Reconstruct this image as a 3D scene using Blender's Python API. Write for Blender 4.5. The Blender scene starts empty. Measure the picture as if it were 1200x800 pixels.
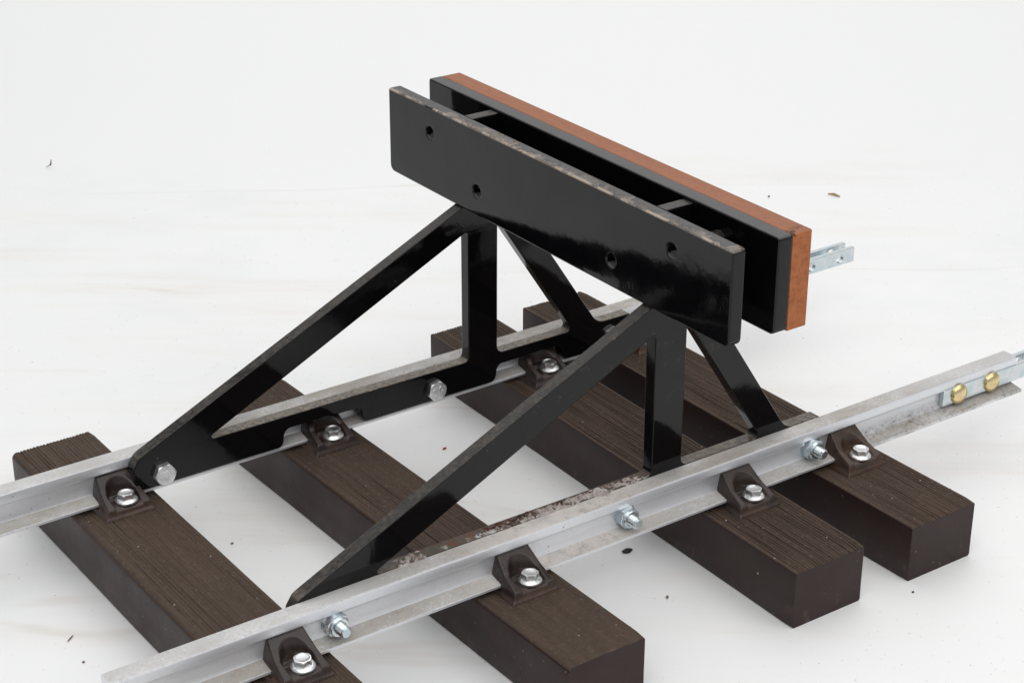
import bpy, bmesh, math, random
from mathutils import Vector, Matrix, noise
random.seed(7)
S = 0.184                      # one unit (the gauge between the rail heads) in metres
SC = bpy.context.scene
COL = SC.collection
PI = math.pi

# ------------------------------------------------------------------ helpers
def tag(o, label=None, cat=None, group=None, kind=None):
    if label: o['label'] = label
    if cat: o['category'] = cat
    if group: o['group'] = group
    if kind: o['kind'] = kind
    return o

def empty(name, loc):
    o = bpy.data.objects.new(name, None)
    COL.objects.link(o)
    o.location = Vector(loc) * S
    o.empty_display_size = 0.02
    return o

def mesh_obj(name, verts, faces, mat, parent=None, angle=35, wn=False, scale=S):
    """verts in units, in world space; stored relative to the parent's location"""
    off = Vector((0, 0, 0))
    p = parent
    while p is not None:
        off += p.location
        p = p.parent
    me = bpy.data.meshes.new(name)
    me.from_pydata([Vector(v) * scale - off for v in verts], [], faces)
    me.update()
    bm = bmesh.new(); bm.from_mesh(me)
    bmesh.ops.recalc_face_normals(bm, faces=bm.faces)
    bm.to_mesh(me); bm.free()
    return finish(name, me, mat, parent, angle, wn)

def finish(name, me, mat, parent, angle=35, wn=False):
    for p in me.polygons: p.use_smooth = True
    me.set_sharp_from_angle(angle=math.radians(angle))
    o = bpy.data.objects.new(name, me)
    COL.objects.link(o)
    me.materials.append(mat)
    if parent: o.parent = parent
    if wn:
        m = o.modifiers.new('wn', 'WEIGHTED_NORMAL'); m.keep_sharp = True; m.weight = 80
    return o

def copy_to(o, parent, loc=None):
    c = o.copy(); COL.objects.link(c); c.parent = parent
    if loc is not None: c.location = loc
    return c

def rounded(pts, default=0.006, n=6):
    """2D polygon with corners (x, y[, radius]) -> rounded outline"""
    out = []
    N = len(pts)
    for i in range(N):
        p = Vector(pts[i][:2]); r = pts[i][2] if len(pts[i]) > 2 else default
        a = Vector(pts[i-1][:2]) - p; b = Vector(pts[(i+1) % N][:2]) - p
        la, lb = a.length, b.length
        a.normalize(); b.normalize()
        ang = a.angle(b)
        if r <= 0 or ang > PI - 0.02:
            out.append((p.x, p.y)); continue
        d = min(r / math.tan(ang/2), la*0.49, lb*0.49)
        r2 = d * math.tan(ang/2)
        cen = p + (a+b).normalized() * (r2 / math.sin(ang/2))
        s0 = p + a*d - cen; s1 = p + b*d - cen
        t0 = math.atan2(s0.y, s0.x); t1 = math.atan2(s1.y, s1.x)
        dt = (t1 - t0 + PI) % (2*PI) - PI
        for k in range(n+1):
            t = t0 + dt*k/n
            out.append((cen.x + r2*math.cos(t), cen.y + r2*math.sin(t)))
    return out

def circle(cx, cy, r, n=28):
    return [(cx + r*math.cos(2*PI*k/n), cy + r*math.sin(2*PI*k/n)) for k in range(n)]

def plate(name, loops, thick, bevel, mapf, mat, parent, bres=2):
    """a plate with holes; loops are 2D outlines, mapf maps (a, b, depth) to unit space"""
    cu = bpy.data.curves.new(name, 'CURVE')
    cu.dimensions = '2D'; cu.fill_mode = 'BOTH'
    for L in loops:
        sp = cu.splines.new('POLY'); sp.points.add(len(L)-1)
        for q, (a, b) in zip(sp.points, L): q.co = (a, b, 0, 1)
        sp.use_cyclic_u = True
    cu.bevel_depth = bevel; cu.offset = -bevel; cu.bevel_resolution = bres
    cu.extrude = thick/2 - bevel
    tmp = bpy.data.objects.new('tmp', cu); COL.objects.link(tmp)
    dg = bpy.context.evaluated_depsgraph_get(); dg.update()
    me0 = bpy.data.meshes.new_from_object(tmp.evaluated_get(dg))
    vs = [mapf(*v.co) for v in me0.vertices]
    fs = [tuple(p.vertices) for p in me0.polygons]
    bpy.data.objects.remove(tmp); bpy.data.curves.remove(cu); bpy.data.meshes.remove(me0)
    # merge doubles
    me = bpy.data.meshes.new(name)
    off = Vector((0, 0, 0)); p = parent
    while p is not None: off += p.location; p = p.parent
    me.from_pydata([Vector(v)*S - off for v in vs], [], fs)
    bm = bmesh.new(); bm.from_mesh(me)
    bmesh.ops.remove_doubles(bm, verts=bm.verts, dist=1e-6)
    bmesh.ops.recalc_face_normals(bm, faces=bm.faces)
    bm.to_mesh(me); bm.free()
    return finish(name, me, mat, parent, 40, True)

def lathe(profile, n, origin, axis, up=None, radial=None):
    """profile [(r, h)], optional radial(k, r, h) override; closes to the axis at both ends"""
    ax = Vector(axis).normalized()
    u = Vector(up) if up else (Vector((1, 0, 0)) if abs(ax.x) < 0.9 else Vector((0, 1, 0)))
    u = (u - ax*u.dot(ax)).normalized(); w = ax.cross(u)
    o = Vector(origin)
    V = []; F = []
    for (r, h) in profile:
        for k in range(n):
            t = 2*PI*k/n
            rr = radial(t, r, h) if radial else r
            V.append(o + ax*h + u*(rr*math.cos(t)) + w*(rr*math.sin(t)))
    m = len(profile)
    for i in range(m-1):
        for k in range(n):
            a = i*n + k; b = i*n + (k+1) % n
            F.append((a, b, b+n, a+n))
    F.append(tuple(range(n))); F.append(tuple(range((m-1)*n, m*n)))
    return V, F

def merge(*parts):
    V = []; F = []
    for (v, f) in parts:
        b = len(V); V += list(v); F += [tuple(i+b for i in q) for q in f]
    return V, F

def sstep(a, b, x):
    t = max(0.0, min(1.0, (x-a)/(b-a))); return t*t*(3-2*t)

# ------------------------------------------------------------------ materials
class NT:
    def __init__(self, name):
        self.m = bpy.data.materials.new(name); self.m.use_nodes = True
        self.t = self.m.node_tree; self.t.nodes.clear()
        self.out = self.n('ShaderNodeOutputMaterial')
        self.b = self.n('ShaderNodeBsdfPrincipled')
        self.l(self.b.outputs[0], self.out.inputs[0])
        self._co = None
    def n(self, typ, **kw):
        x = self.t.nodes.new(typ)
        for k, v in kw.items(): setattr(x, k, v)
        return x
    def l(self, a, b): self.t.links.new(a, b)
    def val(self, sock, v):
        if isinstance(v, (int, float)): sock.default_value = v
        elif isinstance(v, tuple): sock.default_value = v if len(v) == 4 or sock.type == 'VECTOR' else v + (1,)
        else: self.l(v, sock)
    def pos(self):
        """world position in units"""
        if self._co is None:
            g = self.n('ShaderNodeNewGeometry')
            self._geo = g
            v = self.n('ShaderNodeVectorMath', operation='SCALE'); v.inputs['Scale'].default_value = 1/S
            self.l(g.outputs['Position'], v.inputs[0]); self._co = v.outputs[0]
        return self._co
    def normz(self):
        self.pos()
        s = self.n('ShaderNodeSeparateXYZ'); self.l(self._geo.outputs['True Normal'], s.inputs[0]); return s.outputs
    def xyz(self):
        s = self.n('ShaderNodeSeparateXYZ'); self.l(self.pos(), s.inputs[0]); return s.outputs
    def noise(self, scale, detail=4, rough=0.55, stretch=None, dist=0, off=(0, 0, 0), rot=None):
        mp = self.n('ShaderNodeMapping'); self.l(self.pos(), mp.inputs[0])
        mp.inputs['Location'].default_value = off
        if rot:
            m0 = self.n('ShaderNodeMapping'); self.l(self.pos(), m0.inputs[0])
            m0.inputs['Rotation'].default_value = rot; self.l(m0.outputs[0], mp.inputs[0])
        if stretch: mp.inputs['Scale'].default_value = stretch
        x = self.n('ShaderNodeTexNoise'); self.l(mp.outputs[0], x.inputs['Vector'])
        x.inputs['Scale'].default_value = scale; x.inputs['Detail'].default_value = detail
        x.inputs['Roughness'].default_value = rough; x.inputs['Distortion'].default_value = dist
        return x.outputs['Fac']
    def voro(self, scale, feature='F1', stretch=None, rnd=1.0):
        mp = self.n('ShaderNodeMapping'); self.l(self.pos(), mp.inputs[0])
        if stretch: mp.inputs['Scale'].default_value = stretch
        x = self.n('ShaderNodeTexVoronoi', feature=feature); self.l(mp.outputs[0], x.inputs['Vector'])
        x.inputs['Scale'].default_value = scale; x.inputs['Randomness'].default_value = rnd
        return x
    def ramp(self, f, a, b, lo=0.0, hi=1.0):
        x = self.n('ShaderNodeMapRange'); x.interpolation_type = 'SMOOTHSTEP'
        self.val(x.inputs[0], f)
        for k, v in ((1, a), (2, b), (3, lo), (4, hi)): self.val(x.inputs[k], v)
        return x.outputs[0]
    def math(self, op, a, b=0.0, clamp=False):
        x = self.n('ShaderNodeMath', operation=op); x.use_clamp = clamp
        self.val(x.inputs[0], a); self.val(x.inputs[1], b); return x.outputs[0]
    def mix(self, f, a, b):
        x = self.n('ShaderNodeMix', data_type='RGBA')
        self.val(x.inputs[0], f); self.val(x.inputs[6], a); self.val(x.inputs[7], b); return x.outputs[2]
    def mixf(self, f, a, b):
        x = self.n('ShaderNodeMix', data_type='FLOAT')
        self.val(x.inputs[0], f); self.val(x.inputs[2], a); self.val(x.inputs[3], b); return x.outputs[0]
    def bump(self, h, strength, dist_units, prev=None):
        x = self.n('ShaderNodeBump'); x.inputs['Strength'].default_value = strength
        x.inputs['Distance'].default_value = dist_units*S
        self.val(x.inputs['Height'], h)
        if prev is not None: self.l(prev, x.inputs['Normal'])
        return x.outputs[0]
    def set(self, **kw):
        for k, v in kw.items(): self.val(self.b.inputs[k.replace('_', ' ')], v)
        return self
    def normal(self, n): self.l(n, self.b.inputs['Normal']); return self

def mat_floor():
    t = NT('white_floor')
    x, y, z = t.xyz()
    # faint tan smears running across the sheet, sparse grime, specks
    R0 = (0, 0, 0.62)
    # depth into the picture: the far sweep of the sheet is clean, the trodden part is not
    fwd_ = t.math('ADD', t.math('MULTIPLY', t.math('ADD', x, 1.654), 0.5807), t.math('MULTIPLY', t.math('ADD', y, 4.005), 0.8141))
    edge_ = t.math('ADD', fwd_, t.math('MULTIPLY', t.math('SUBTRACT', t.noise(0.8, 4, 0.6, off=(1, 1, 9)), 0.5), 1.6))
    used = t.ramp(edge_, 9.1, 8.3)
    sm = t.noise(0.8, 5, 0.6, stretch=(0.45, 1.5, 1), dist=0.4, rot=R0)
    sm2 = t.noise(2.0, 6, 0.68, stretch=(0.28, 2.4, 1), rot=R0, off=(3, 1, 0))
    f1 = t.math('MULTIPLY', t.math('MULTIPLY', t.ramp(sm, 0.42, 0.70), t.ramp(sm2, 0.40, 0.78)), used)
    c = t.mix(t.math('MULTIPLY', f1, 1.0), (0.815, 0.812, 0.810), (0.71, 0.65, 0.575))
    # pale grey cloudiness
    cl = t.noise(1.7, 4, 0.6, off=(9, 4, 0))
    c = t.mix(t.math('MULTIPLY', t.ramp(cl, 0.45, 0.8, 0, 0.40), used), c, (0.73, 0.73, 0.75))
    # thin brownish tide marks, broken up
    tm = t.math('ABSOLUTE', t.math('SUBTRACT', t.noise(0.7, 4, 0.5, stretch=(0.25, 1.3, 1), rot=R0, off=(6, 2, 0)), 0.5))
    tmk = t.math('MULTIPLY', t.math('MULTIPLY', t.ramp(tm, 0.010, 0.0, 0, 0.30), t.ramp(sm2, 0.46, 0.66)), used)
    c = t.mix(tmk, c, (0.56, 0.49, 0.41))
    # scuffs: small broken dashes
    sc = t.noise(15, 4, 0.65, stretch=(0.5, 2.6, 1), rot=R0)
    scm = t.noise(1.3, 3, 0.5, off=(5, 8, 0))
    c = t.mix(t.math('MULTIPLY', t.math('MULTIPLY', t.ramp(sc, 0.68, 0.78), t.ramp(scm, 0.44, 0.62, 0.06, 0.75)), used), c, (0.42, 0.39, 0.36))
    # fine specks
    dens = t.noise(0.8, 3, 0.6, off=(2, 7, 0))
    for sc_, r0, r1, pmax, amt in ((17, 0.03, 0.08, 0.26, 1.0), (38, 0.06, 0.15, 0.17, 0.8), (75, 0.10, 0.26, 0.12, 0.55)):
        v = t.voro(sc_, stretch=(1, 1.35, 1)); spot = t.ramp(v.outputs['Distance'], r0, r1, 1, 0)
        pick = t.n('ShaderNodeSeparateColor'); t.l(v.outputs['Color'], pick.inputs[0])
        sp = t.math('MULTIPLY', spot, t.math('LESS_THAN', pick.outputs[0], t.math('MULTIPLY', used, t.ramp(dens, 0.38, 0.68, 0.02, pmax))))
        c = t.mix(t.math('MULTIPLY', sp, t.math('MULTIPLY', pick.outputs[1], amt)), c, t.mix(pick.outputs[2], (0.10, 0.095, 0.09), (0.38, 0.29, 0.20)))
    # a brown smear by the near ends of the sleepers
    t.set(Base_Color=c, Roughness=t.ramp(cl, 0.3, 0.7, 0.36, 0.55), Specular_IOR_Level=0.35)
    t.normal(t.bump(t.noise(5, 4, 0.5), 0.12, 0.02))
    return t.m

def mat_sleeper():
    t = NT('recycled_plastic_brown')
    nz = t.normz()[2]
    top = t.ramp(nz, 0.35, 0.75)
    g = t.noise(26, 4, 0.6, stretch=(2.0, 0.10, 1))
    cl = t.noise(5, 5, 0.65)
    fine = t.noise(70, 3, 0.7)
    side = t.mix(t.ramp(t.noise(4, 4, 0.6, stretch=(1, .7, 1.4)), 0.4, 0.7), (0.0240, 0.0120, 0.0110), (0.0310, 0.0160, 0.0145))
    topc = t.mix(t.ramp(g, 0.30, 0.72), (0.058, 0.037, 0.027), (0.078, 0.051, 0.037))
    topc = t.mix(t.ramp(cl, 0.42, 0.68, 0, 0.5), topc, (0.056, 0.043, 0.030))
    topc = t.mix(t.ramp(fine, 0.54, 0.74, 0, 0.65), topc, (0.135, 0.105, 0.078))
    topc = t.mix(t.ramp(t.noise(48, 3, 0.6, off=(3, 3, 3)), 0.58, 0.72, 0, 0.45), topc, (0.026, 0.018, 0.015))
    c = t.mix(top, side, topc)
    # grime scuffs low on the sides and pale grit on top
    lowz = t.xyz()[2]
    scf = t.math('MULTIPLY', t.ramp(t.noise(22, 5, 0.7, stretch=(1, 1, .6)), 0.56, 0.72), t.ramp(lowz, -0.17, -0.10, 0.55, 0.04))
    c = t.mix(t.math('MULTIPLY', scf, t.math('SUBTRACT', 1.0, top)), c, (0.11, 0.085, 0.07))
    v = t.voro(34); spot = t.ramp(v.outputs['Distance'], 0.05, 0.13, 1, 0)
    pk = t.n('ShaderNodeSeparateColor'); t.l(v.outputs['Color'], pk.inputs[0])
    sp = t.math('MULTIPLY', t.math('MULTIPLY', spot, t.math('LESS_THAN', pk.outputs[0], 0.22)), t.ramp(nz, -0.2, 0.6, 0.25, 1))
    c = t.mix(sp, c, t.mix(pk.outputs[1], (0.20, 0.15, 0.09), (0.38, 0.35, 0.31)))
    v2 = t.voro(13); spot2 = t.ramp(v2.outputs['Distance'], 0.022, 0.05, 1, 0)
    pk2 = t.n('ShaderNodeSeparateColor'); t.l(v2.outputs['Color'], pk2.inputs[0])
    c = t.mix(t.math('MULTIPLY', spot2, t.math('LESS_THAN', pk2.outputs[0], 0.16)), c, (0.55, 0.52, 0.48))
    t.set(Base_Color=c, Roughness=t.mixf(top, t.ramp(cl, .3, .7, 0.36, 0.48), 0.78), Specular_IOR_Level=0.26)
    n1 = t.bump(t.math('MULTIPLY', t.noise(40, 5, 0.65, stretch=(1.6, 0.35, 1)), top), 0.5, 0.006)
    n2 = t.bump(t.noise(90, 3, 0.6), 0.25, 0.002, n1)
    t.normal(n2)
    return t.m

def mat_alu():
    t = NT('weathered_aluminium')
    x, y, z = t.xyz(); nz = t.normz()[2]
    streak = t.noise(9, 5, 0.6, stretch=(0.16, 1.6, 1.6))
    mott = t.noise(7, 6, 0.68, stretch=(0.6, 1, 1))
    fine = t.noise(95, 3, 0.7)
    base = t.mix(t.ramp(streak, 0.35, 0.7), (0.76, 0.77, 0.80), (0.83, 0.84, 0.87))
    base = t.mix(t.ramp(fine, 0.52, 0.75, 0, 0.25), base, (0.50, 0.49, 0.48))
    up = t.ramp(nz, 0.35, 0.8)
    dustn = t.math('ADD', t.math('MULTIPLY', mott, 0.45), t.math('MULTIPLY', fine, 0.55))
    dust = t.math('MULTIPLY', up, t.ramp(dustn, 0.36, 0.60, 0.42, 0.92))
    # grime settled deepest on the foot
    foot = t.ramp(z, 0.05, 0.07, 1, 0)
    mid = t.math('MULTIPLY', t.ramp(x, 0.55, 0.95), t.ramp(x, 2.9, 2.5))
    dust = t.math('MULTIPLY', dust, t.mixf(foot, t.mixf(mid, 0.70, 1.0), 1.0))
    dcol = t.mix(t.ramp(fine, 0.38, 0.62), (0.20, 0.172, 0.138), (0.36, 0.325, 0.278))
    dcol = t.mix(t.ramp(fine, 0.64, 0.74), dcol, (0.10, 0.08, 0.06))
    # web speckle
    v = t.voro(70); vs = t.ramp(v.outputs['Distance'], 0.10, 0.26, 1, 0)
    pk = t.n('ShaderNodeSeparateColor'); t.l(v.outputs['Color'], pk.inputs[0])
    area = t.math('MULTIPLY', t.ramp(t.noise(2.2, 4, 0.6, off=(4, 2, 2)), 0.5, 0.66), t.ramp(z, 0.035, 0.09, 1, 0.05))
    spk = t.math('MULTIPLY', vs, t.math('LESS_THAN', pk.outputs[0], t.math('MULTIPLY', area, 0.6)))
    f = t.math('MAXIMUM', dust, t.math('MULTIPLY', spk, 0.8))
    rend = t.math('MULTIPLY', t.math('MULTIPLY', t.ramp(x, 2.38, 2.6), t.ramp(z, 0.080, 0.05)), t.ramp(t.noise(14, 6, 0.75, stretch=(0.6, 1, 1)), 0.38, 0.66))
    f = t.math('MAXIMUM', f, t.math('MULTIPLY', rend, 0.6))
    c = t.mix(f, base, dcol)
    c = t.mix(t.math('MULTIPLY', rend, t.ramp(fine, 0.50, 0.64, 0, 0.8)), c, (0.12, 0.095, 0.075))
    # white salts beside the corroded frame
    near = t.math('MULTIPLY', t.ramp(t.math('ABSOLUTE', t.math('SUBTRACT', x, 1.36)), 0.12, 0.42, 1, 0), t.ramp(y, 0.04, 0.06, 1, 0))
    salt = t.math('MULTIPLY', near, t.ramp(t.noise(24, 6, 0.75), 0.38, 0.50))
    salt = t.math('MULTIPLY', salt, t.math('MULTIPLY', up, t.ramp(fine, 0.35, 0.55, 0.35, 1)))
    c = t.mix(t.math('MULTIPLY', salt, 0.8), c, (0.60, 0.55, 0.51))
    f2 = t.math('MAXIMUM', f, salt)
    t.set(Base_Color=c, Metallic=t.mixf(f2, 0.70, 0.0), Roughness=t.mixf(f2, t.ramp(streak, .3, .7, 0.34, 0.44), 0.9))
    n1 = t.bump(t.noise(30, 4, 0.6, stretch=(0.1, 1, 1)), 0.18, 0.004)
    t.normal(t.bump(fine, 0.25, 0.002, n1))
    return t.m

def mat_paint(edge_z=None, dusty=0.6, name='black_gloss_paint', corroded=False):
    t = NT(name)
    x, y, z = t.xyz(); nz = t.normz()[2]
    n = t.noise(6, 5, 0.65); fine = t.noise(60, 4, 0.7)
    black = (0.0030, 0.0030, 0.0036)
    d = t.math('ADD', t.math('MULTIPLY', n, 0.6), t.math('MULTIPLY', fine, 0.4))
    up = t.ramp(nz, 0.45, 0.85)
    dust = t.math('MULTIPLY', up, t.ramp(d, 0.36, 0.62, 0.25*dusty, dusty))
    # sparse dust flecks stuck on the upright faces
    v = t.voro(42); spot = t.ramp(v.outputs['Distance'], 0.04, 0.11, 1, 0)
    pk = t.n('ShaderNodeSeparateColor'); t.l(v.outputs['Color'], pk.inputs[0])
    fl = t.math('MULTIPLY', spot, t.math('LESS_THAN', pk.outputs[0], 0.045))
    c = t.mix(dust, black, t.mix(t.ramp(fine, 0.4, 0.65), (0.050, 0.042, 0.035), (0.105, 0.088, 0.072)))
    c = t.mix(t.math('MULTIPLY', fl, 0.5), c, (0.28, 0.24, 0.19))
    rough = t.mixf(dust, t.ramp(n, .3, .7, 0.045, 0.10), 0.72)
    if not corroded and edge_z is None:
        # bottom bar is thickly dusted
        bar = t.math('MULTIPLY', t.math('MULTIPLY', up, t.ramp(z, 0.14, 0.15, 1, 0)), t.ramp(d, 0.3, 0.55, 0.55, 1))
        c = t.mix(bar, c, t.mix(t.ramp(fine, 0.4, 0.65), (0.12, 0.10, 0.078), (0.20, 0.17, 0.135)))
    if corroded:
        # flaking paint over rust and white salts along the bottom bar
        xx = t.math('MULTIPLY', t.ramp(x, 0.78, 0.9), t.ramp(x, 1.80, 1.70))
        dbar = t.math('MULTIPLY', t.math('MULTIPLY', up, t.ramp(z, 0.16, 0.142)), t.ramp(d, 0.3, 0.55, 0.45, 0.95))
        c = t.mix(dbar, c, t.mix(t.ramp(fine, 0.4, 0.65), (0.085, 0.07, 0.055), (0.17, 0.145, 0.115)))
        band = t.math('MULTIPLY', t.math('MULTIPLY', t.ramp(z, 0.155, 0.142), xx), up)
        c = t.mix(t.math('MULTIPLY', band, t.ramp(d, 0.35, 0.55, 0.4, 0.9)), c, (0.085, 0.068, 0.055))
        rr = t.math('MULTIPLY', band, t.ramp(t.noise(22, 5, 0.7, off=(3, 3, 3)), 0.54, 0.62))
        c = t.mix(rr, c, (0.13, 0.045, 0.025))
        ww = t.math('MULTIPLY', t.math('MULTIPLY', band, t.ramp(y, 0.022, 0.006)), t.ramp(t.noise(17, 5, 0.72, off=(7, 1, 0)), 0.52, 0.62))
        c = t.mix(ww, c, (0.52, 0.49, 0.47))
        rough = t.mixf(band, rough, 0.85)
        # pale chips along the edge of the long brace
        nn = t.math('MULTIPLY', t.ramp(t.noise(19, 5, 0.7, off=(2, 9, 4)), 0.585, 0.64), t.math('MULTIPLY', t.ramp(nz, 0.12, 0.5, 0.10, 1), t.ramp(z, 0.30, 0.5)))
        nn = t.math('MULTIPLY', nn, t.ramp(y, 0.012, 0.0, 0.25, 1))
        c = t.mix(t.math('MULTIPLY', nn, 0.75), c, (0.27, 0.22, 0.17))
        rough = t.mixf(nn, rough, 0.8)
    if edge_z is not None:
        # chipped, worn upper edge: paint peeled back to bare, dusty metal
        x0, zt = edge_z
        wear_n = t.noise(11, 6, 0.72, stretch=(1, 0.8, 1))
        # distance back from the outer arris, wandering along the plate
        wander = t.noise(9, 7, 0.75, stretch=(0.6, 1, 1))
        lim = t.ramp(wander, 0.34, 0.66, -0.004, 0.052)
        dx = t.math('SUBTRACT', t.math('SUBTRACT', x, x0), lim)
        topz = t.ramp(z, zt-0.009, zt-0.004)
        wear = t.math('MULTIPLY', t.ramp(dx, 0.0008, -0.0008), topz)
        crack = t.math('MULTIPLY', t.ramp(t.math('ABSOLUTE', dx), 0.0026, 0.0010), topz)
        greyed = t.math('MULTIPLY', t.ramp(nz, 0.5, 0.8), t.ramp(d, 0.3, 0.6, 0.55, 0.95))
        c = t.mix(greyed, c, (0.105, 0.102, 0.104))
        wc = t.mix(t.ramp(t.noise(7, 5, 0.7, off=(1, 5, 2)), 0.42, 0.62), (0.110, 0.102, 0.096), (0.20, 0.172, 0.150))
        c = t.mix(wear, c, t.mix(t.ramp(fine, 0.58, 0.74), wc, (0.33, 0.29, 0.25)))
        c = t.mix(crack, c, (0.012, 0.011, 0.011))
        arris = t.math('MULTIPLY', t.math('MULTIPLY', t.ramp(x, x0+0.0075, x0+0.003), t.ramp(z, zt-0.0075, zt-0.003)), t.ramp(t.noise(13, 6, 0.75, off=(2, 2, 8)), 0.46, 0.54))
        c = t.mix(arris, c, (0.42, 0.34, 0.27))
        rough = t.mixf(t.math('MAXIMUM', wear, greyed), rough, 0.62)
    t.set(Base_Color=c, Roughness=rough, Specular_IOR_Level=0.32)
    n1 = t.bump(t.noise(3.5, 2, 0.5, stretch=(1, 1, 1)), 0.25, 0.012)
    n2 = t.bump(t.noise(26, 3, 0.55, stretch=(1, 1, 0.65)), 0.15, 0.0018, n1)
    t.normal(t.bump(t.math('MAXIMUM', fl, dust), 0.3, 0.003, n2))
    return t.m

def mat_zinc(name='zinc_plate', col=(0.70, 0.73, 0.74), tint=(0.58, 0.68, 0.72), rough=0.24, grain=0.4):
    t = NT(name)
    n = t.noise(26, 4, 0.6); f = t.noise(120, 3, 0.6)
    c = t.mix(t.ramp(n, 0.4, 0.65), col, tint)
    c = t.mix(t.ramp(f, 0.62, 0.78, 0, 0.35*grain), c, (0.40, 0.40, 0.39))
    t.set(Base_Color=c, Metallic=1.0, Roughness=t.ramp(n, .3, .7, rough*0.8, rough*1.5))
    t.normal(t.bump(f, 0.22*grain, 0.003))
    return t.m

def mat_brass():
    t = NT('brass')
    n = t.noise(30, 4, 0.6)
    c = t.mix(t.ramp(n, 0.35, 0.7), (0.80, 0.66, 0.38), (0.70, 0.55, 0.28))
    t.set(Base_Color=c, Metallic=1.0, Roughness=t.ramp(n, .3, .7, 0.2, 0.32))
    return t.m

def mat_wood():
    t = NT('hardwood')
    x, y, z = t.xyz(); nz = t.normz()[2]
    g = t.noise(15, 5, 0.65, stretch=(2.4, 0.10, 2.4), dist=0.3)
    pores = t.noise(60, 3, 0.6, stretch=(1.2, 0.22, 1.2))
    c = t.mix(t.ramp(g, 0.32, 0.7), (0.345, 0.116, 0.044), (0.400, 0.142, 0.056))
    c = t.mix(t.ramp(pores, 0.50, 0.70, 0, 0.45), c, (0.19, 0.062, 0.028))
    c = t.mix(t.math('MULTIPLY', t.ramp(nz, 0.5, 0.9), t.ramp(t.noise(50, 4, 0.7), .35, .65, 0.45, 0.85)), c, (0.26, 0.128, 0.088))
    c = t.mix(t.math('MULTIPLY', t.ramp(nz, 0.5, 0.9), t.ramp(t.noise(85, 4, 0.7, stretch=(1, .5, 1)), .54, .70, 0, 0.5)), c, (0.13, 0.06, 0.04))
    dk = t.math('MULTIPLY', t.ramp(z, 0.972, 0.985), t.ramp(t.noise(24, 4, 0.7), 0.52, 0.62))
    c = t.mix(t.math('MULTIPLY', dk, t.ramp(y, -0.30, -0.35)), c, (0.05, 0.02, 0.012))
    t.set(Base_Color=c, Roughness=0.66, Specular_IOR_Level=0.18)
    t.normal(t.bump(pores, 0.35, 0.004))
    return t.m

def mat_chair():
    t = NT('brown_cast_chair')
    n = t.noise(9, 5, 0.65); f = t.noise(60, 4, 0.7); z = t.xyz()[2]; x = t.xyz()[0]
    c = t.mix(t.ramp(n, 0.35, 0.7), (0.0175, 0.0105, 0.0088), (0.032, 0.0190, 0.0145))
    rust = t.math('MULTIPLY', t.ramp(t.noise(7, 5, 0.7, off=(5, 2, 1)), 0.42, 0.62), t.ramp(z, 0.034, 0.010, 0.04, 0.65))
    c = t.mix(rust, c, (0.080, 0.034, 0.017))
    # the chair by the right-hand end has gone properly rusty
    c = t.mix(t.math('MULTIPLY', t.ramp(x, 2.30, 2.36), t.ramp(n, 0.35, 0.6, 0.10, 0.65)), c, (0.066, 0.031, 0.016))
    c = t.mix(t.ramp(f, 0.60, 0.8, 0, 0.3), c, (0.12, 0.095, 0.075))
    t.set(Base_Color=c, Roughness=t.ramp(n, .3, .7, 0.26, 0.42), Specular_IOR_Level=0.5)
    t.normal(t.bump(t.noise(34, 5, 0.65), 0.4, 0.005))
    return t.m

def mat_crust():
    t = NT('rust_and_salt_crust')
    n = t.noise(20, 6, 0.75); f = t.noise(46, 5, 0.75, off=(4, 4, 1)); x = t.xyz()[0]
    c = t.mix(t.ramp(n, 0.44, 0.62), (0.035, 0.024, 0.021), (0.105, 0.042, 0.030))
    y = t.xyz()[1]
    w = t.ramp(t.math('ADD', f, t.ramp(y, 0.0, 0.04, 0.06, -0.08)), t.ramp(x, 1.20, 1.34, 0.53, 0.36), t.ramp(x, 1.20, 1.34, 0.65, 0.56), 0.0, 0.9)
    w = t.math('MAXIMUM', w, t.math('MULTIPLY', t.ramp(x, 0.98, 0.92), t.ramp(n, 0.34, 0.54, 0, 0.95)))
    c = t.mix(w, c, t.mix(t.ramp(n, 0.4, 0.6), (0.36, 0.28, 0.255), (0.54, 0.50, 0.48)))
    t.set(Base_Color=c, Roughness=0.92, Specular_IOR_Level=0.2)
    t.normal(t.bump(f, 0.8, 0.01))
    return t.m

def mat_plain(name, col, rough=0.7):
    t = NT(name)
    n = t.noise(60, 3, 0.6)
    t.set(Base_Color=t.mix(n, tuple(v*0.75 for v in col), tuple(min(1, v*1.2) for v in col)), Roughness=rough)
    return t.m

M_floor, M_sleeper, M_alu = mat_floor(), mat_sleeper(), mat_alu()
M_frame = mat_paint(name='black_gloss_paint')
M_frame_c = mat_paint(name='black_paint_corroded', corroded=True)
XA, TA, XB, TB, TW = 1.6814, 0.0466, 1.8281, 0.0505, 0.0699
M_plateA = mat_paint(edge_z=(XA, 0.9761), name='black_paint_chipped_edge')
M_plateB = mat_paint(edge_z=(XB-0.20, 0.9864), name='black_paint_worn_edge')
M_zinc, M_steel = mat_zinc(), mat_zinc('bright_bolt_steel', (0.88, 0.88, 0.87), (0.78, 0.79, 0.80), 0.34, 2.2)
M_brass, M_wood, M_chair, M_crust = mat_brass(), mat_wood(), mat_chair(), mat_crust()

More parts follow.
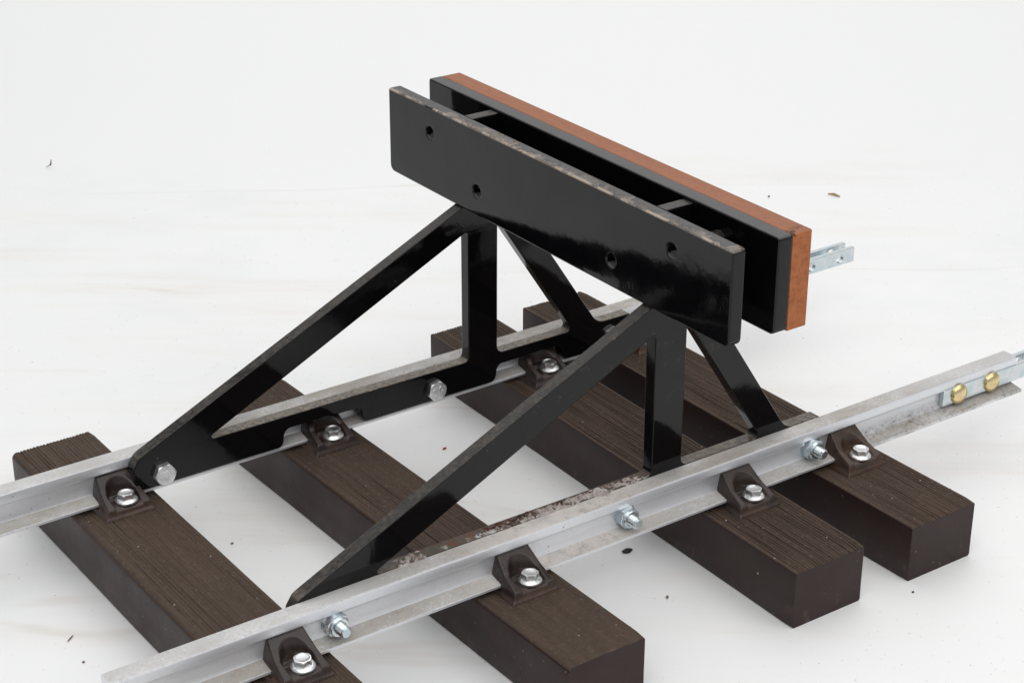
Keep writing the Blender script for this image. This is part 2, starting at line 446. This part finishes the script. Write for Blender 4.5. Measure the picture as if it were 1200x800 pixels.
# ------------------------------------------------------------------ the setting
ZF = -0.1864
def build_floor():
    # white sheet that runs back and sweeps up behind the track
    a = math.radians(54.5)
    f = Vector((math.cos(a), math.sin(a), 0)); r = Vector((math.sin(a), -math.cos(a), 0))
    cam = Vector((-1.654, -4.005, 0))
    prof = [(-8 + i*0.7, 0.0) for i in range(24)]
    prof = [(d, h) for d, h in prof if d < 8.7] + [(8.75, 0)]
    R = 6.5
    for k in range(1, 19):
        t = k/18*math.radians(78); prof.append((8.75 + R*math.sin(t), R*(1-math.cos(t))))
    d, h = prof[-1]; t = math.radians(78)
    prof.append((d + 5*math.cos(t), h + 5*math.sin(t)))
    us = [-16 + 32*i/24 for i in range(25)]
    V = []; F = []
    for (d, h) in prof:
        for u in us:
            p = cam + f*d + r*u
            V.append((p.x, p.y, ZF + h))
    n = len(us)
    for i in range(len(prof)-1):
        for j in range(n-1):
            F.append((i*n+j, i*n+j+1, (i+1)*n+j+1, (i+1)*n+j))
    me = bpy.data.meshes.new('floor')
    me.from_pydata([Vector(v)*S for v in V], [], F)
    o = finish('floor', me, M_floor, None, 180)
    tag(o, kind='structure')
build_floor()

# ------------------------------------------------------------------ sleepers, each with its chairs
XS = [0.293, 1.0278, 1.8552, 2.2993]
KS = [0.0087, -0.0108, 0.0194, -0.0076]
WS = [0.2695, 0.2627, 0.2722, 0.2709]
EN = [0.497, 0.4971, 0.4934, 0.5013]
BF = [0.4707, 0.462, 0.459, 0.457]
GROOVE = [0.65, 0.8, 1.0, 1.0]
CX = [0.435, 1.165, 1.995, 2.44]

def sleeper_mesh(i):
    rnd = random.Random(40 + i)
    w, h = WS[i], 0.1864
    rl, rr = (0.020, 0.016, 0.006, 0.006)[i], (0.006, 0.006, 0.004, 0.004)[i]
    ntop = 250; M = 56
    # groove profile: irregular ribs along the sleeper
    gs = []; x = 0.016
    while x < w - 0.012:
        gs.append((x, rnd.uniform(0.75, 1.1), rnd.uniform(0.0023, 0.0031), rnd.uniform(0, 50)))
        x += rnd.uniform(0.0100, 0.0125)
    V = []; F = []
    cnt = None
    for j in range(M):
        y = -EN[i] + (1 + BF[i] + EN[i])*j/(M-1)
        endf = min(1.0, min(j, M-1-j)/1.0)
        ring = [(0.004, -h), (0.0, -h + 0.006), (0.0005, -h*0.6), (0.0, -h*0.3), (0.0, -rl)]
        for k in range(1, 6):
            t = PI/2*k/6; ring.append((rl - rl*math.cos(t), -rl + rl*math.sin(t)))
        for k in range(ntop):
            xx = rl + (w - rl - rr)*k/(ntop-1)
            z = 0.0
            amp = GROOVE[i]
            if i == 1 and y < 0.05: amp *= sstep(-0.45, 0.05, y)*0.8 + 0.12
            for (gx, gd, gw, ph) in gs:
                gg = gx + 0.0022*noise.noise(Vector((ph, y*1.6, 0)))
                dd = (xx - gg)/gw
                if abs(dd) < 3: z -= 0.0058*gd*amp*math.exp(-dd*dd)*(0.75 + 0.5*noise.noise(Vector((ph, y*5, 3))))
            z += 0.0016*noise.noise(Vector((xx*30, y*6, i*7)))
            ring.append((xx, z))
        for k in range(1, 6):
            t = PI/2*k/6; ring.append((w - rr + rr*math.sin(t), -rr + rr*math.cos(t)))
        ring += [(w, -rr), (w, -h*0.3), (w-0.0005, -h*0.6), (w, -h+0.006), (w-0.004, -h)]
        cnt = len(ring)
        ee = 0.0 if 0 < j < M-1 else 0.0025
        for (a, b) in ring:
            wob = 0.0 if j in (0, M-1) else 0.0012*noise.noise(Vector((y*3, b*9, i*3 + (0 if a < w/2 else 5))))
            jag = 0.0
            
            aa = a + (ee if a < w/2 else -ee)*(1 if (a < 0.03 or a > w-0.03) else 0)
            V.append((XS[i] + KS[i]*y + aa + wob, y + jag, b - (ee if b > -0.02 else 0)))
    for j in range(M-1):
        for k in range(cnt):
            a = j*cnt + k; b = j*cnt + (k+1) % cnt
            F.append((a, b, b+cnt, a+cnt))
    F.append(tuple(range(cnt))); F.append(tuple(range((M-1)*cnt, M*cnt)))
    return V, F

def chair_mesh():
    """cast rail chair as a heightfield in (u along the rail, d outwards from the web), with skirts"""
    NU, ND = 74, 84
    def h(u, d):
        au = abs(u)
        # outline of the block narrows upwards: evaluate as draft from height
        if d < 0.046: prof = 0.101
        elif d < 0.104: prof = 0.101 - (d-0.046)*0.80
        else: prof = 0.0546 - (d-0.104)*0.42
        prof = max(prof, 0.031)
        edge_u = 0.073 - au                       # distance inside the side wall
        edge_d = 0.166 - d
        lim_u = (0.0815 - au)*1.45 if au > 0.0733 else 0.0119 + edge_u*4.6
        lim_d = (0.1725 - d)*1.6 if d > 0.165 else 0.012 + (0.165 - d)*4.5
        # soften the arrises
        k = 0.016
        m = min(lim_u, lim_d)
        hh = max(k - abs(prof - m), 0)/k
        blk = min(prof, m) - hh*hh*k*0.25
        # recess round the bolt, U-shaped in plan, open to the front
        rw = 0.0415
        if d > 0.116: r = rw - au*(1 - 0.9*(d-0.116))
        else: r = rw - math.hypot(u, 0.116 - d)
        fl = 0.030 + 0.011*(1 - sstep(0.097, 0.106, d)) if d < 0.150 else 0.030 - (d-0.150)*0.35
        cut = fl + max(0.0, -r)*4.5
        if r > -0.04:
            kk = 0.014
            hh = max(kk - abs(blk - cut), 0)/kk
            blk = min(blk, cut) - hh*hh*kk*0.25
        return max(blk, 0.0)
    us = []
    for a in range(NU+1):
        t = a/NU*2-1
        us.append(0.085*t)
    ds = [0.020 + 0.1545*b/ND for b in range(ND+1)]
    V = []; F = []
    for d in ds:
        for u in us:
            z = h(u, d)
            if -0.0865 < u < -0.0845 or 0.0845 < u < 0.0865: z = min(z, 0.0)
            V.append((u, -d, z - (0.004 if z <= 0 else 0)))
    n = len(us)
    for j in range(ND):
        for k in range(NU):
            F.append((j*n+k, j*n+k+1, (j+1)*n+k+1, (j+1)*n+k))
    # slab under the rail
    b = len(V)
    for (u, y, z) in [(-.078, .06, -.002), (.078, .06, -.002), (.078, -.1, -.002), (-.078, -.1, -.002),
                      (-.074, .06, .0165), (.074, .06, .0165), (.074, -.1, .0165), (-.074, -.1, .0165)]:
        V.append((u, y, z))
    for q in [(0, 3, 2, 1), (4, 5, 6, 7), (0, 1, 5, 4), (1, 2, 6, 5), (2, 3, 7, 6), (3, 0, 4, 7)]:
        F.append(tuple(b+i for i in q))
    # back wall of the block against the web
    return V, F

def hexrad(t, af):
    a = (t + PI/6) % (PI/3) - PI/6
    return af/2/math.cos(a)

def flange_bolt(af=0.054):
    def rad(t, r, h):
        if r < 0: return min(hexrad(t, af), -r)
        return r
    prof = [(0.0405, 0.0), (0.0405, 0.006), (0.038, 0.0095), (0.033, 0.013), (-1, 0.0135), (-1, 0.0305),
            (-0.0300, 0.0325), (-0.0285, 0.0340), (0.0235, 0.0345), (0.0215, 0.0330), (0.019, 0.0318), (0.001, 0.0315)]
    return lathe(prof, 48, (0, 0, 0), (0, 0, 1), (1, 0, 0), rad)

chair_me = bolt_me = None
SLABEL = [
    'long dark brown ribbed sleeper under the low toe of the buffer stop, furthest left',
    'dark brown sleeper under the long sloping braces, its near end worn smooth and mottled',
    'dark brown ribbed sleeper beneath the upright posts, with a second sleeper close on its right',
    'dark brown ribbed sleeper under the short front struts, furthest right, holding the rustiest rail chair',
]
for i in range(4):
    cx = XS[i] + WS[i]/2
    root = empty('sleeper', (cx, 0.48, ZF))
    tag(root, SLABEL[i], 'sleeper', 'sleepers under the track')
    V, F = sleeper_mesh(i)
    mesh_obj('timber_block', V, F, M_sleeper, root, 50)
    for yo in (0.0, 1.062):
        px = CX[i] + 0.005 + (0.0 if yo == 0 else (0.006 if i == 0 else (-0.006 if i == 1 else 0.018)))
        loc = Vector((px, yo, 0))*S - root.location
        if chair_me is None:
            V, F = chair_mesh()
            ch = mesh_obj('rail_chair', V, F, M_chair, None, 50)
            chair_me = ch.data; ch.parent = root; ch.location = loc
            V, F = flange_bolt()
            bo = mesh_obj('hex_bolt', [Vector(v)*0.84 for v in V], F, M_steel, None, 28)
            bolt_me = bo.data; bo.parent = ch
            bolt0 = bo
        else:
            ch = copy_to(chair0, root, loc)
            bo = copy_to(bolt0, ch)
        if i == 3 and yo == 0: ch['label'] = 'rusty orange-brown rail chair'
        bo.location = Vector((0.006, -0.1290, 0.0305))*S
        bo.rotation_euler = (random.uniform(-.05, .05), random.uniform(-.05, .05), random.uniform(0, 1))
        if i == 0 and yo == 0: chair0 = ch

# ------------------------------------------------------------------ rails
def rail_profile():
    h = []
    h += [(0.064, 0.018), (0.0655, 0.020), (0.0655, 0.0265), (0.064, 0.0285)]
    h += [(0.022, 0.0355), (0.0175, 0.0375), (0.0155, 0.042), (0.0150, 0.055), (0.0150, 0.086), (0.0160, 0.0925), (0.0195, 0.0965)]
    h += [(0.0270, 0.1000), (0.0290, 0.1025), (0.0296, 0.1060), (0.0290, 0.1275)]
    for k in range(1, 6):
        t = PI/2*k/5
        h.append((0.0226 + 0.0062*math.cos(t), 0.1285 + 0.0062*math.sin(t)))
    h.append((0.010, 0.1349))
    back = [(a, b) for a, b in h if b < 0.1280] + [(0.0290, 0.1325), (0.0280, 0.1345), (0.010, 0.1352)]
    # +a is the far side, -a the side towards the viewer
    return back + [(0.0, 0.1353)] + [(-a, b) for a, b in reversed(h)]

def build_rail(yc, label, x0, x1, plate_ys, plate_x, rivets, holes):
    root = empty('rail', ((x0+x1)/2, yc, 0.018))
    tag(root, label, 'rail', 'rails of the track')
    P = rail_profile(); n = len(P); M = 90
    V = []; F = []
    for j in range(M):
        x = x0 + (x1-x0)*j/(M-1)
        dy = 0.0008*noise.noise(Vector((x*1.3, yc, 0)))
        dz = 0.0006*noise.noise(Vector((x*1.7, yc, 5)))
        for (a, b) in P: V.append((x, yc + a + dy, b + dz))
    for j in range(M-1):
        for k in range(n):
            a = j*n+k; b = j*n+(k+1) % n
            F.append((a, b, b+n, a+n))
    F.append(tuple(range(n))); F.append(tuple(range((M-1)*n, M*n)))
    mesh_obj('rail_section', V, F, M_alu, root, 32)
    for py in plate_ys:
        pa, pb = plate_x
        out = rounded([(pa, 0.047, .004), (pb, 0.047, .004), (pb, 0.1065, .004), (pa, 0.1065, .004)])
        loops = [out] + [circle(hx, 0.0765, 0.019) for hx in holes]
        fp = plate('fishplate', loops, 0.017, 0.0022, lambda a, b, c, py=py: (a, py - c, b), M_zinc, root)
        if py < yc:
            for rx in rivets:
                rp = [(0.0345, 0.0), (0.0345, 0.003)] + [(0.0345*math.cos(t), 0.003 + 0.0155*math.sin(t)) for t in [PI/2*k/8 for k in range(1, 9)]]
                V2, F2 = lathe(rp, 32, (rx, py - 0.0085, 0.0765), (0, -1, 0))
                mesh_obj('brass_rivet', V2, F2, M_brass, fp, 40)
    return root

build_rail(-0.0296, 'weathered aluminium rail nearest the viewer, brass rivets in its end joint plate', -0.0564, 3.2308,
           (-0.054, -0.0052), (2.885, 3.53), (2.957, 3.112), (3.295, 3.455))
build_rail(1.0296, 'aluminium rail on the far side, passing behind the bolted black frame and under the buffer', -0.20, 3.2308,
           (1.005, 1.0542), (2.885, 3.515), (2.957, 3.112), (3.295, 3.44))

# ------------------------------------------------------------------ buffer stop
stop = empty('buffer_stop', (1.45, 0.5, 0.033))
tag(stop, 'black steel buffer stop with sloping side braces and a wood faced double beam', 'buffer stop')

OUT = [(0.4935, 0.033, 0.03), (1.0035, 0.033, 0.022), (1.0095, 0.093, 0.026), (1.290, 0.0885, 0.016), (1.296, 0.033, 0.03),
       (1.819, 0.033, 0.026), (1.825, 0.0925, 0.024), (2.093, 0.0935, 0.016), (2.099, 0.033, 0.03), (2.385, 0.033, 0.02),
       (2.395, 0.1367, 0.012), (2.247, 0.1367, 0.06), (1.8785, 0.6905, 0.002), (1.8279, 0.6905, 0.0),
       (1.8279, 0.9755, 0.001), (1.7285, 0.9755, 0.001), (1.7285, 0.6893, 0.0), (1.694, 0.6893, 0.004),
       (0.515, 0.1445, 0.035), (0.492, 0.110, 0.03)]
W1 = [(0.737, 0.1380, 0.006), (1.7105, 0.1367, 0.020), (1.7095, 0.6005, 0.010)]
W2 = [(1.8247, 0.1367, 0.024), (2.1400, 0.1367, 0.014), (1.8260, 0.6130, 0.004)]
# (rounded() goes by corners; the outline is drawn counter-clockwise, the openings are holes)

TF = 0.0432
def side_frame(yc, mat):
    return plate('side_frame', [rounded(OUT), rounded(W1), rounded(W2)], TF, 0.0035,
                 lambda a, b, c: (a, yc - c, b), mat, stop)
far = side_frame(0.9563 + TF/2, M_frame)
near = side_frame(-0.0012 + TF/2, M_frame_c)

def hex_head(af, hgt, cham):
    def rad(t, r, h):
        return min(hexrad(t, af), -r) if r < 0 else r
    return rad
def bolt_head(x, y, z, rot):
    prof = [(-1, 0.0), (-1, 0.0150), (-0.0345, 0.0175), (-0.0325, 0.0190), (0.028, 0.0196), (0.001, 0.0196)]
    up = Vector((math.cos(rot), 0, math.sin(rot)))
    a = lathe(prof, 48, (x, y, z), (0, -1, 0), up, hex_head(0.064, 0, 0))
    # raised grade marks on the head
    parts = [a]
    rnd = random.Random(int(x*100))
    for k in range(7):
        t = rot + k*2*PI/7 + rnd.uniform(-.2, .2); r = rnd.uniform(0.010, 0.019)
        c = Vector((x + r*math.cos(t), y - 0.0192, z + r*math.sin(t)))
        L = rnd.uniform(0.003, 0.0065); q = rnd.uniform(0, PI); wd = 0.0016
        ex, ez = Vector((math.cos(q), 0, math.sin(q))), Vector((-math.sin(q), 0, math.cos(q)))
        vs = [c + ex*(sx*L) + ez*(sz*wd) + Vector((0, -dy, 0)) for dy in (0, 0.0022) for sx, sz in ((-1, -1), (1, -1), (1, 1), (-1, 1))]
        parts.append((vs, [(0, 1, 2, 3), (4, 5, 6, 7), (0, 1, 5, 4), (1, 2, 6, 5), (2, 3, 7, 6), (3, 0, 4, 7)]))
    return merge(*parts)
def nut(x, y, z, rot):
    up = Vector((math.cos(rot), 0, math.sin(rot)))
    def rad(t, r, h): return min(hexrad(t, 0.062), -r) if r < 0 else r
    prof = [(0.037, 0.0), (0.037, 0.004), (-0.034, 0.0042), (-1, 0.0065), (-1, 0.026), (-0.0335, 0.0285), (0.0295, 0.0292), (0.0285, 0.036),
            (0.026, 0.0385), (0.019, 0.0388), (0.0175, 0.037)]
    a = lathe(prof, 48, (x, y, z), (0, -1, 0), up, rad)
    sp = [(0.0168, 0.03)]
    for k in range(9):
        h = 0.038 + k*0.0032
        sp += [(0.0172, h), (0.0155, h + 0.0016)]
    sp += [(0.0150, 0.068), (0.0125, 0.070), (0.001, 0.070)]
    return merge(a, lathe(sp, 24, (x, y, z), (0, -1, 0)))
BXS = (0.5885, 1.5742, 2.3093)
for k, bx in enumerate(BXS):
    V, F = bolt_head(bx, 0.9563, 0.0716, PI/6 + PI/3 + 0.08 + k*0.12)
    mesh_obj('bolt_head', V, F, M_steel, far, 28)
    V, F = nut(bx, -0.0446, 0.0716, 0.2 + k*0.5)
    mesh_obj('lock_nut', V, F, M_zinc, near, 28)

# corroded crust lying along the near frame's bottom bar
def crust():
    V = []; F = []
    NX, NY = 420, 12
    x0, x1 = 0.80, 1.705
    for i in range(NX+1):
        x = x0 + (x1-x0)*i/NX
        act = max(sstep(1.06, 1.18, x)*sstep(1.70, 1.60, x), sstep(0.81, 0.84, x)*sstep(0.93, 0.90, x))
        wl = 0.010 + 0.030*(0.5 + 0.5*noise.noise(Vector((x*14, 2, 2))))
        back = 0.036 + 0.012*noise.noise(Vector((x*26, 1, 0))) + 0.006*noise.noise(Vector((x*80, 4, 0)))
        frt = 0.001 - 0.016*act*max(0, noise.noise(Vector((x*16, 7, 0))) + 0.25)
        for j in range(NY+1):
            t = j/NY
            y = frt + (back - frt)*t
            hgt = 0.012*act*(0.30 + noise.noise(Vector((x*42, y*60, 0))) + 0.6*noise.noise(Vector((x*110, y*120, 3))))
            hgt *= math.sin(PI*min(1, max(0, t)))**0.35 if 0 < t < 1 else 0
            z = 0.1362 + max(hgt, -0.004)
            if j in (0, NY): z = 0.134
            V.append((x, y, z))
    n = NY+1
    for i in range(NX):
        for j in range(NY):
            F.append((i*n+j, i*n+j+1, (i+1)*n+j+1, (i+1)*n+j))
    return V, F
V, F = crust()
mesh_obj('corrosion_crust', V, F, M_crust, near, 80)

# beam: rear plate, front plate, timber facing
holesA = [(1.131, 0.889), (0.866, 0.771), (0.181, 0.773), (-0.086, 0.893)]
outA = rounded([(-0.3389, 0.6897, .022), (1.3756, 0.6897, .024), (1.3756, 0.9761, .008), (-0.3389, 0.9761, .012)])
plate('rear_plate', [outA] + [circle(a, b, 0.0205) for a, b in holesA], TA, 0.006,
      lambda a, b, c: (XA + TA/2 + c, a, b), M_plateA, stop, 3)
outB = rounded([(-0.3568, 0.6971, .018), (1.3579, 0.6971, .018), (1.3579, 0.9864, .010), (-0.3568, 0.9864, .012)])
pb = plate('front_plate', [outB], TB, 0.006, lambda a, b, c: (XB + TB/2 + c, a, b), M_plateB, stop, 3)
V, F = lathe([(0.030, 0.0), (0.030, 0.030), (0.0275, 0.034), (0.020, 0.034), (0.018, 0.028), (0.001, 0.028)], 36, (XB, -0.118, 0.902), (-1, 0, 0))
mesh_obj('bolt_head', V, F, M_frame, pb, 30)
outW = rounded([(-0.3560, 0.6975, .004), (1.3560, 0.6975, .004), (1.3560, 0.9850, .005), (-0.3560, 0.9850, .005)])
plate('timber_facing', [outW], TW, 0.0022, lambda a, b, c: (XB + TB + 0.0006 + TW/2 + c, a, b), M_wood, stop)

# ------------------------------------------------------------------ litter lying about
def crumb(name, p, size, seed, mat, label, cat, flat=0.5, rz=0.0):
    bm = bmesh.new()
    bmesh.ops.create_icosphere(bm, subdivisions=2, radius=1)
    for v in bm.verts:
        k = 1 + 0.35*noise.noise(v.co*1.7 + Vector((seed, 0, 0)))
        v.co = Vector((v.co.x*size[0]*k, v.co.y*size[1]*k, v.co.z*size[2]*k))
        v.co = Matrix.Rotation(rz, 3, 'Z') @ v.co
    bm.normal_update()
    me = bpy.data.meshes.new(name); 
    for v in bm.verts: v.co = v.co*S
    bm.to_mesh(me); bm.free()
    o = finish(name, me, mat, None, 60)
    o.location = (Vector(p) + Vector((0, 0, size[2]*0.9)))*S
    tag(o, label, cat)
    return o
def twig(name, pts, r, mat, label, cat):
    V = []; F = []; n = 6
    for i, p in enumerate(pts):
        p = Vector(p); a = Vector(pts[max(0, i-1)]); b = Vector(pts[min(len(pts)-1, i+1)])
        d = (b-a).normalized(); u = d.orthogonal().normalized(); w = d.cross(u)
        rr = r*(0.5 if i in (0, len(pts)-1) else 1)
        for k in range(n): V.append(p + u*rr*math.cos(2*PI*k/n) + w*rr*math.sin(2*PI*k/n))
    for i in range(len(pts)-1):
        for k in range(n):
            a = i*n+k; b = i*n+(k+1) % n; F.append((a, b, b+n, a+n))
    F.append(tuple(range(n))); F.append(tuple(range((len(pts)-1)*n, len(pts)*n)))
    o = mesh_obj(name, V, F, mat, None, 60)
    return tag(o, label, cat)
M_dark = mat_plain('dark_litter', (0.02, 0.017, 0.016))
M_red = mat_plain('red_litter', (0.38, 0.02, 0.03))
M_tan = mat_plain('tan_litter', (0.36, 0.26, 0.13))
M_brown = mat_plain('brown_litter', (0.16, 0.10, 0.07))
crumb('leaf_scrap', (1.725, 0.118, ZF), (0.019, 0.0105, 0.004), 1, M_dark, 'small black leaf-shaped scrap on the floor below the near rail', 'leaf scrap', rz=0.1)
crumb('red_fleck', (1.635, 0.996, ZF), (0.009, 0.0045, 0.003), 2, M_red, 'tiny red fleck on the white floor between the two rails', 'fleck', rz=0.3)
crumb('dark_crumb', (2.545, 0.17, 0.0), (0.010, 0.008, 0.010), 3, M_dark, 'black crumb on the right-hand sleeper edge just behind the near rail', 'crumb')
twig('straw', [(4.365, 2.01, ZF+.006), (4.38, 1.985, ZF+.008), (4.385, 1.955, ZF+.005)], 0.006, M_tan, 'short tan straw on the floor behind the timber facing', 'straw')
twig('thorn', [(1.655, 4.33, ZF+.004), (1.664, 4.302, ZF+.02), (1.668, 4.30, ZF+.045)], 0.0035, M_dark, 'tiny dark thorn standing on the floor far back on the left', 'thorn')
twig('bark_sliver', [(0.112, 0.645, ZF+.003), (0.127, 0.656, ZF+.004), (0.138, 0.665, ZF+.003)], 0.0022, M_brown, 'thin dark sliver on the floor left of the leftmost sleeper', 'sliver')
crumb('grit', (1.659, -0.156, ZF), (0.008, 0.004, 0.003), 5, M_brown, 'small brown chip on the floor beside the worn sleeper end', 'grit', rz=0.8)
crumb('grit', (0.753, 0.857, ZF), (0.0055, 0.003, 0.003), 6, M_brown, 'dark grain on the floor between the two left-hand sleepers', 'grit')
crumb('grit', (0.106, 0.524, ZF), (0.004, 0.003, 0.003), 8, M_brown, 'dark grain on the floor close to the cut left end of the near rail', 'grit')
crumb('grit', (2.275, -0.555, ZF), (0.0045, 0.003, 0.003), 9, M_dark, 'dark grain on the floor by the near end of the right-hand sleeper', 'grit')
crumb('grit', (3.702, 1.413, ZF), (0.007, 0.004, 0.003), 10, M_brown, 'brown grain on the floor below the far rail joint plates, behind the beam end', 'grit')
crumb('grit', (4.13, 2.14, ZF), (0.005, 0.005, 0.004), 12, M_brown, 'dark grain on the floor just above the timber facing in view', 'grit')

# ------------------------------------------------------------------ light
W = bpy.data.worlds.new('World'); SC.world = W; W.use_nodes = True
bg = W.node_tree.nodes['Background']
bg.inputs[0].default_value = (0.93, 0.97, 1.0, 1); bg.inputs[1].default_value = 0.45

def area(name, loc, target, size, energy, col=(1, 1, 1)):
    L = bpy.data.lights.new(name, 'AREA'); L.shape = 'RECTANGLE'
    L.size, L.size_y = size; L.energy = energy; L.color = col
    o = bpy.data.objects.new(name, L); COL.objects.link(o)
    o.location = Vector(loc)*S
    d = (Vector(target) - Vector(loc))*S
    o.rotation_euler = d.to_track_quat('-Z', 'Y').to_euler()
    return o
area('softbox', (3.4, 2.8, 9.0), (2.6, 1.8, 0), (2.6, 2.6), 21, (1, 0.985, 0.965))
area('softbox', (-3.2, -5.2, 9.0), (1.5, 0.5, 0.0), (1.5, 1.3), 13, (1, 0.99, 0.98))
area('softbox', (4.6, -6.5, 6.5), (1.8, 0.3, 0.2), (1.2, 1.2), 5.5, (1, 0.99, 0.98))

# ------------------------------------------------------------------ camera
cd = bpy.data.cameras.new('camera'); cam = bpy.data.objects.new('camera', cd); COL.objects.link(cam)
yaw, pitch, roll = math.radians(54.5049), math.radians(-25.0974), math.radians(0.2041)
fwd = Vector((math.cos(pitch)*math.cos(yaw), math.cos(pitch)*math.sin(yaw), math.sin(pitch)))
right = Vector((math.sin(yaw), -math.cos(yaw), 0)); up = right.cross(fwd)
r2 = right*math.cos(roll) + up*math.sin(roll); u2 = up*math.cos(roll) - right*math.sin(roll)
mw = Matrix((( r2.x, u2.x, -fwd.x, -1.6537*S), (r2.y, u2.y, -fwd.y, -4.0053*S), (r2.z, u2.z, -fwd.z, 3.0168*S), (0, 0, 0, 1)))
cam.matrix_world = mw
cd.sensor_width = 36; cd.lens = 70.551; cd.clip_start = 0.01; cd.clip_end = 100
SC.camera = cam

SC.view_settings.view_transform = 'Standard'; SC.view_settings.look = 'None'
SC.view_settings.exposure = 0.05; SC.view_settings.gamma = 1.0
SC.render.engine = 'CYCLES'
SC.cycles.max_bounces = 10; SC.cycles.use_denoising = True
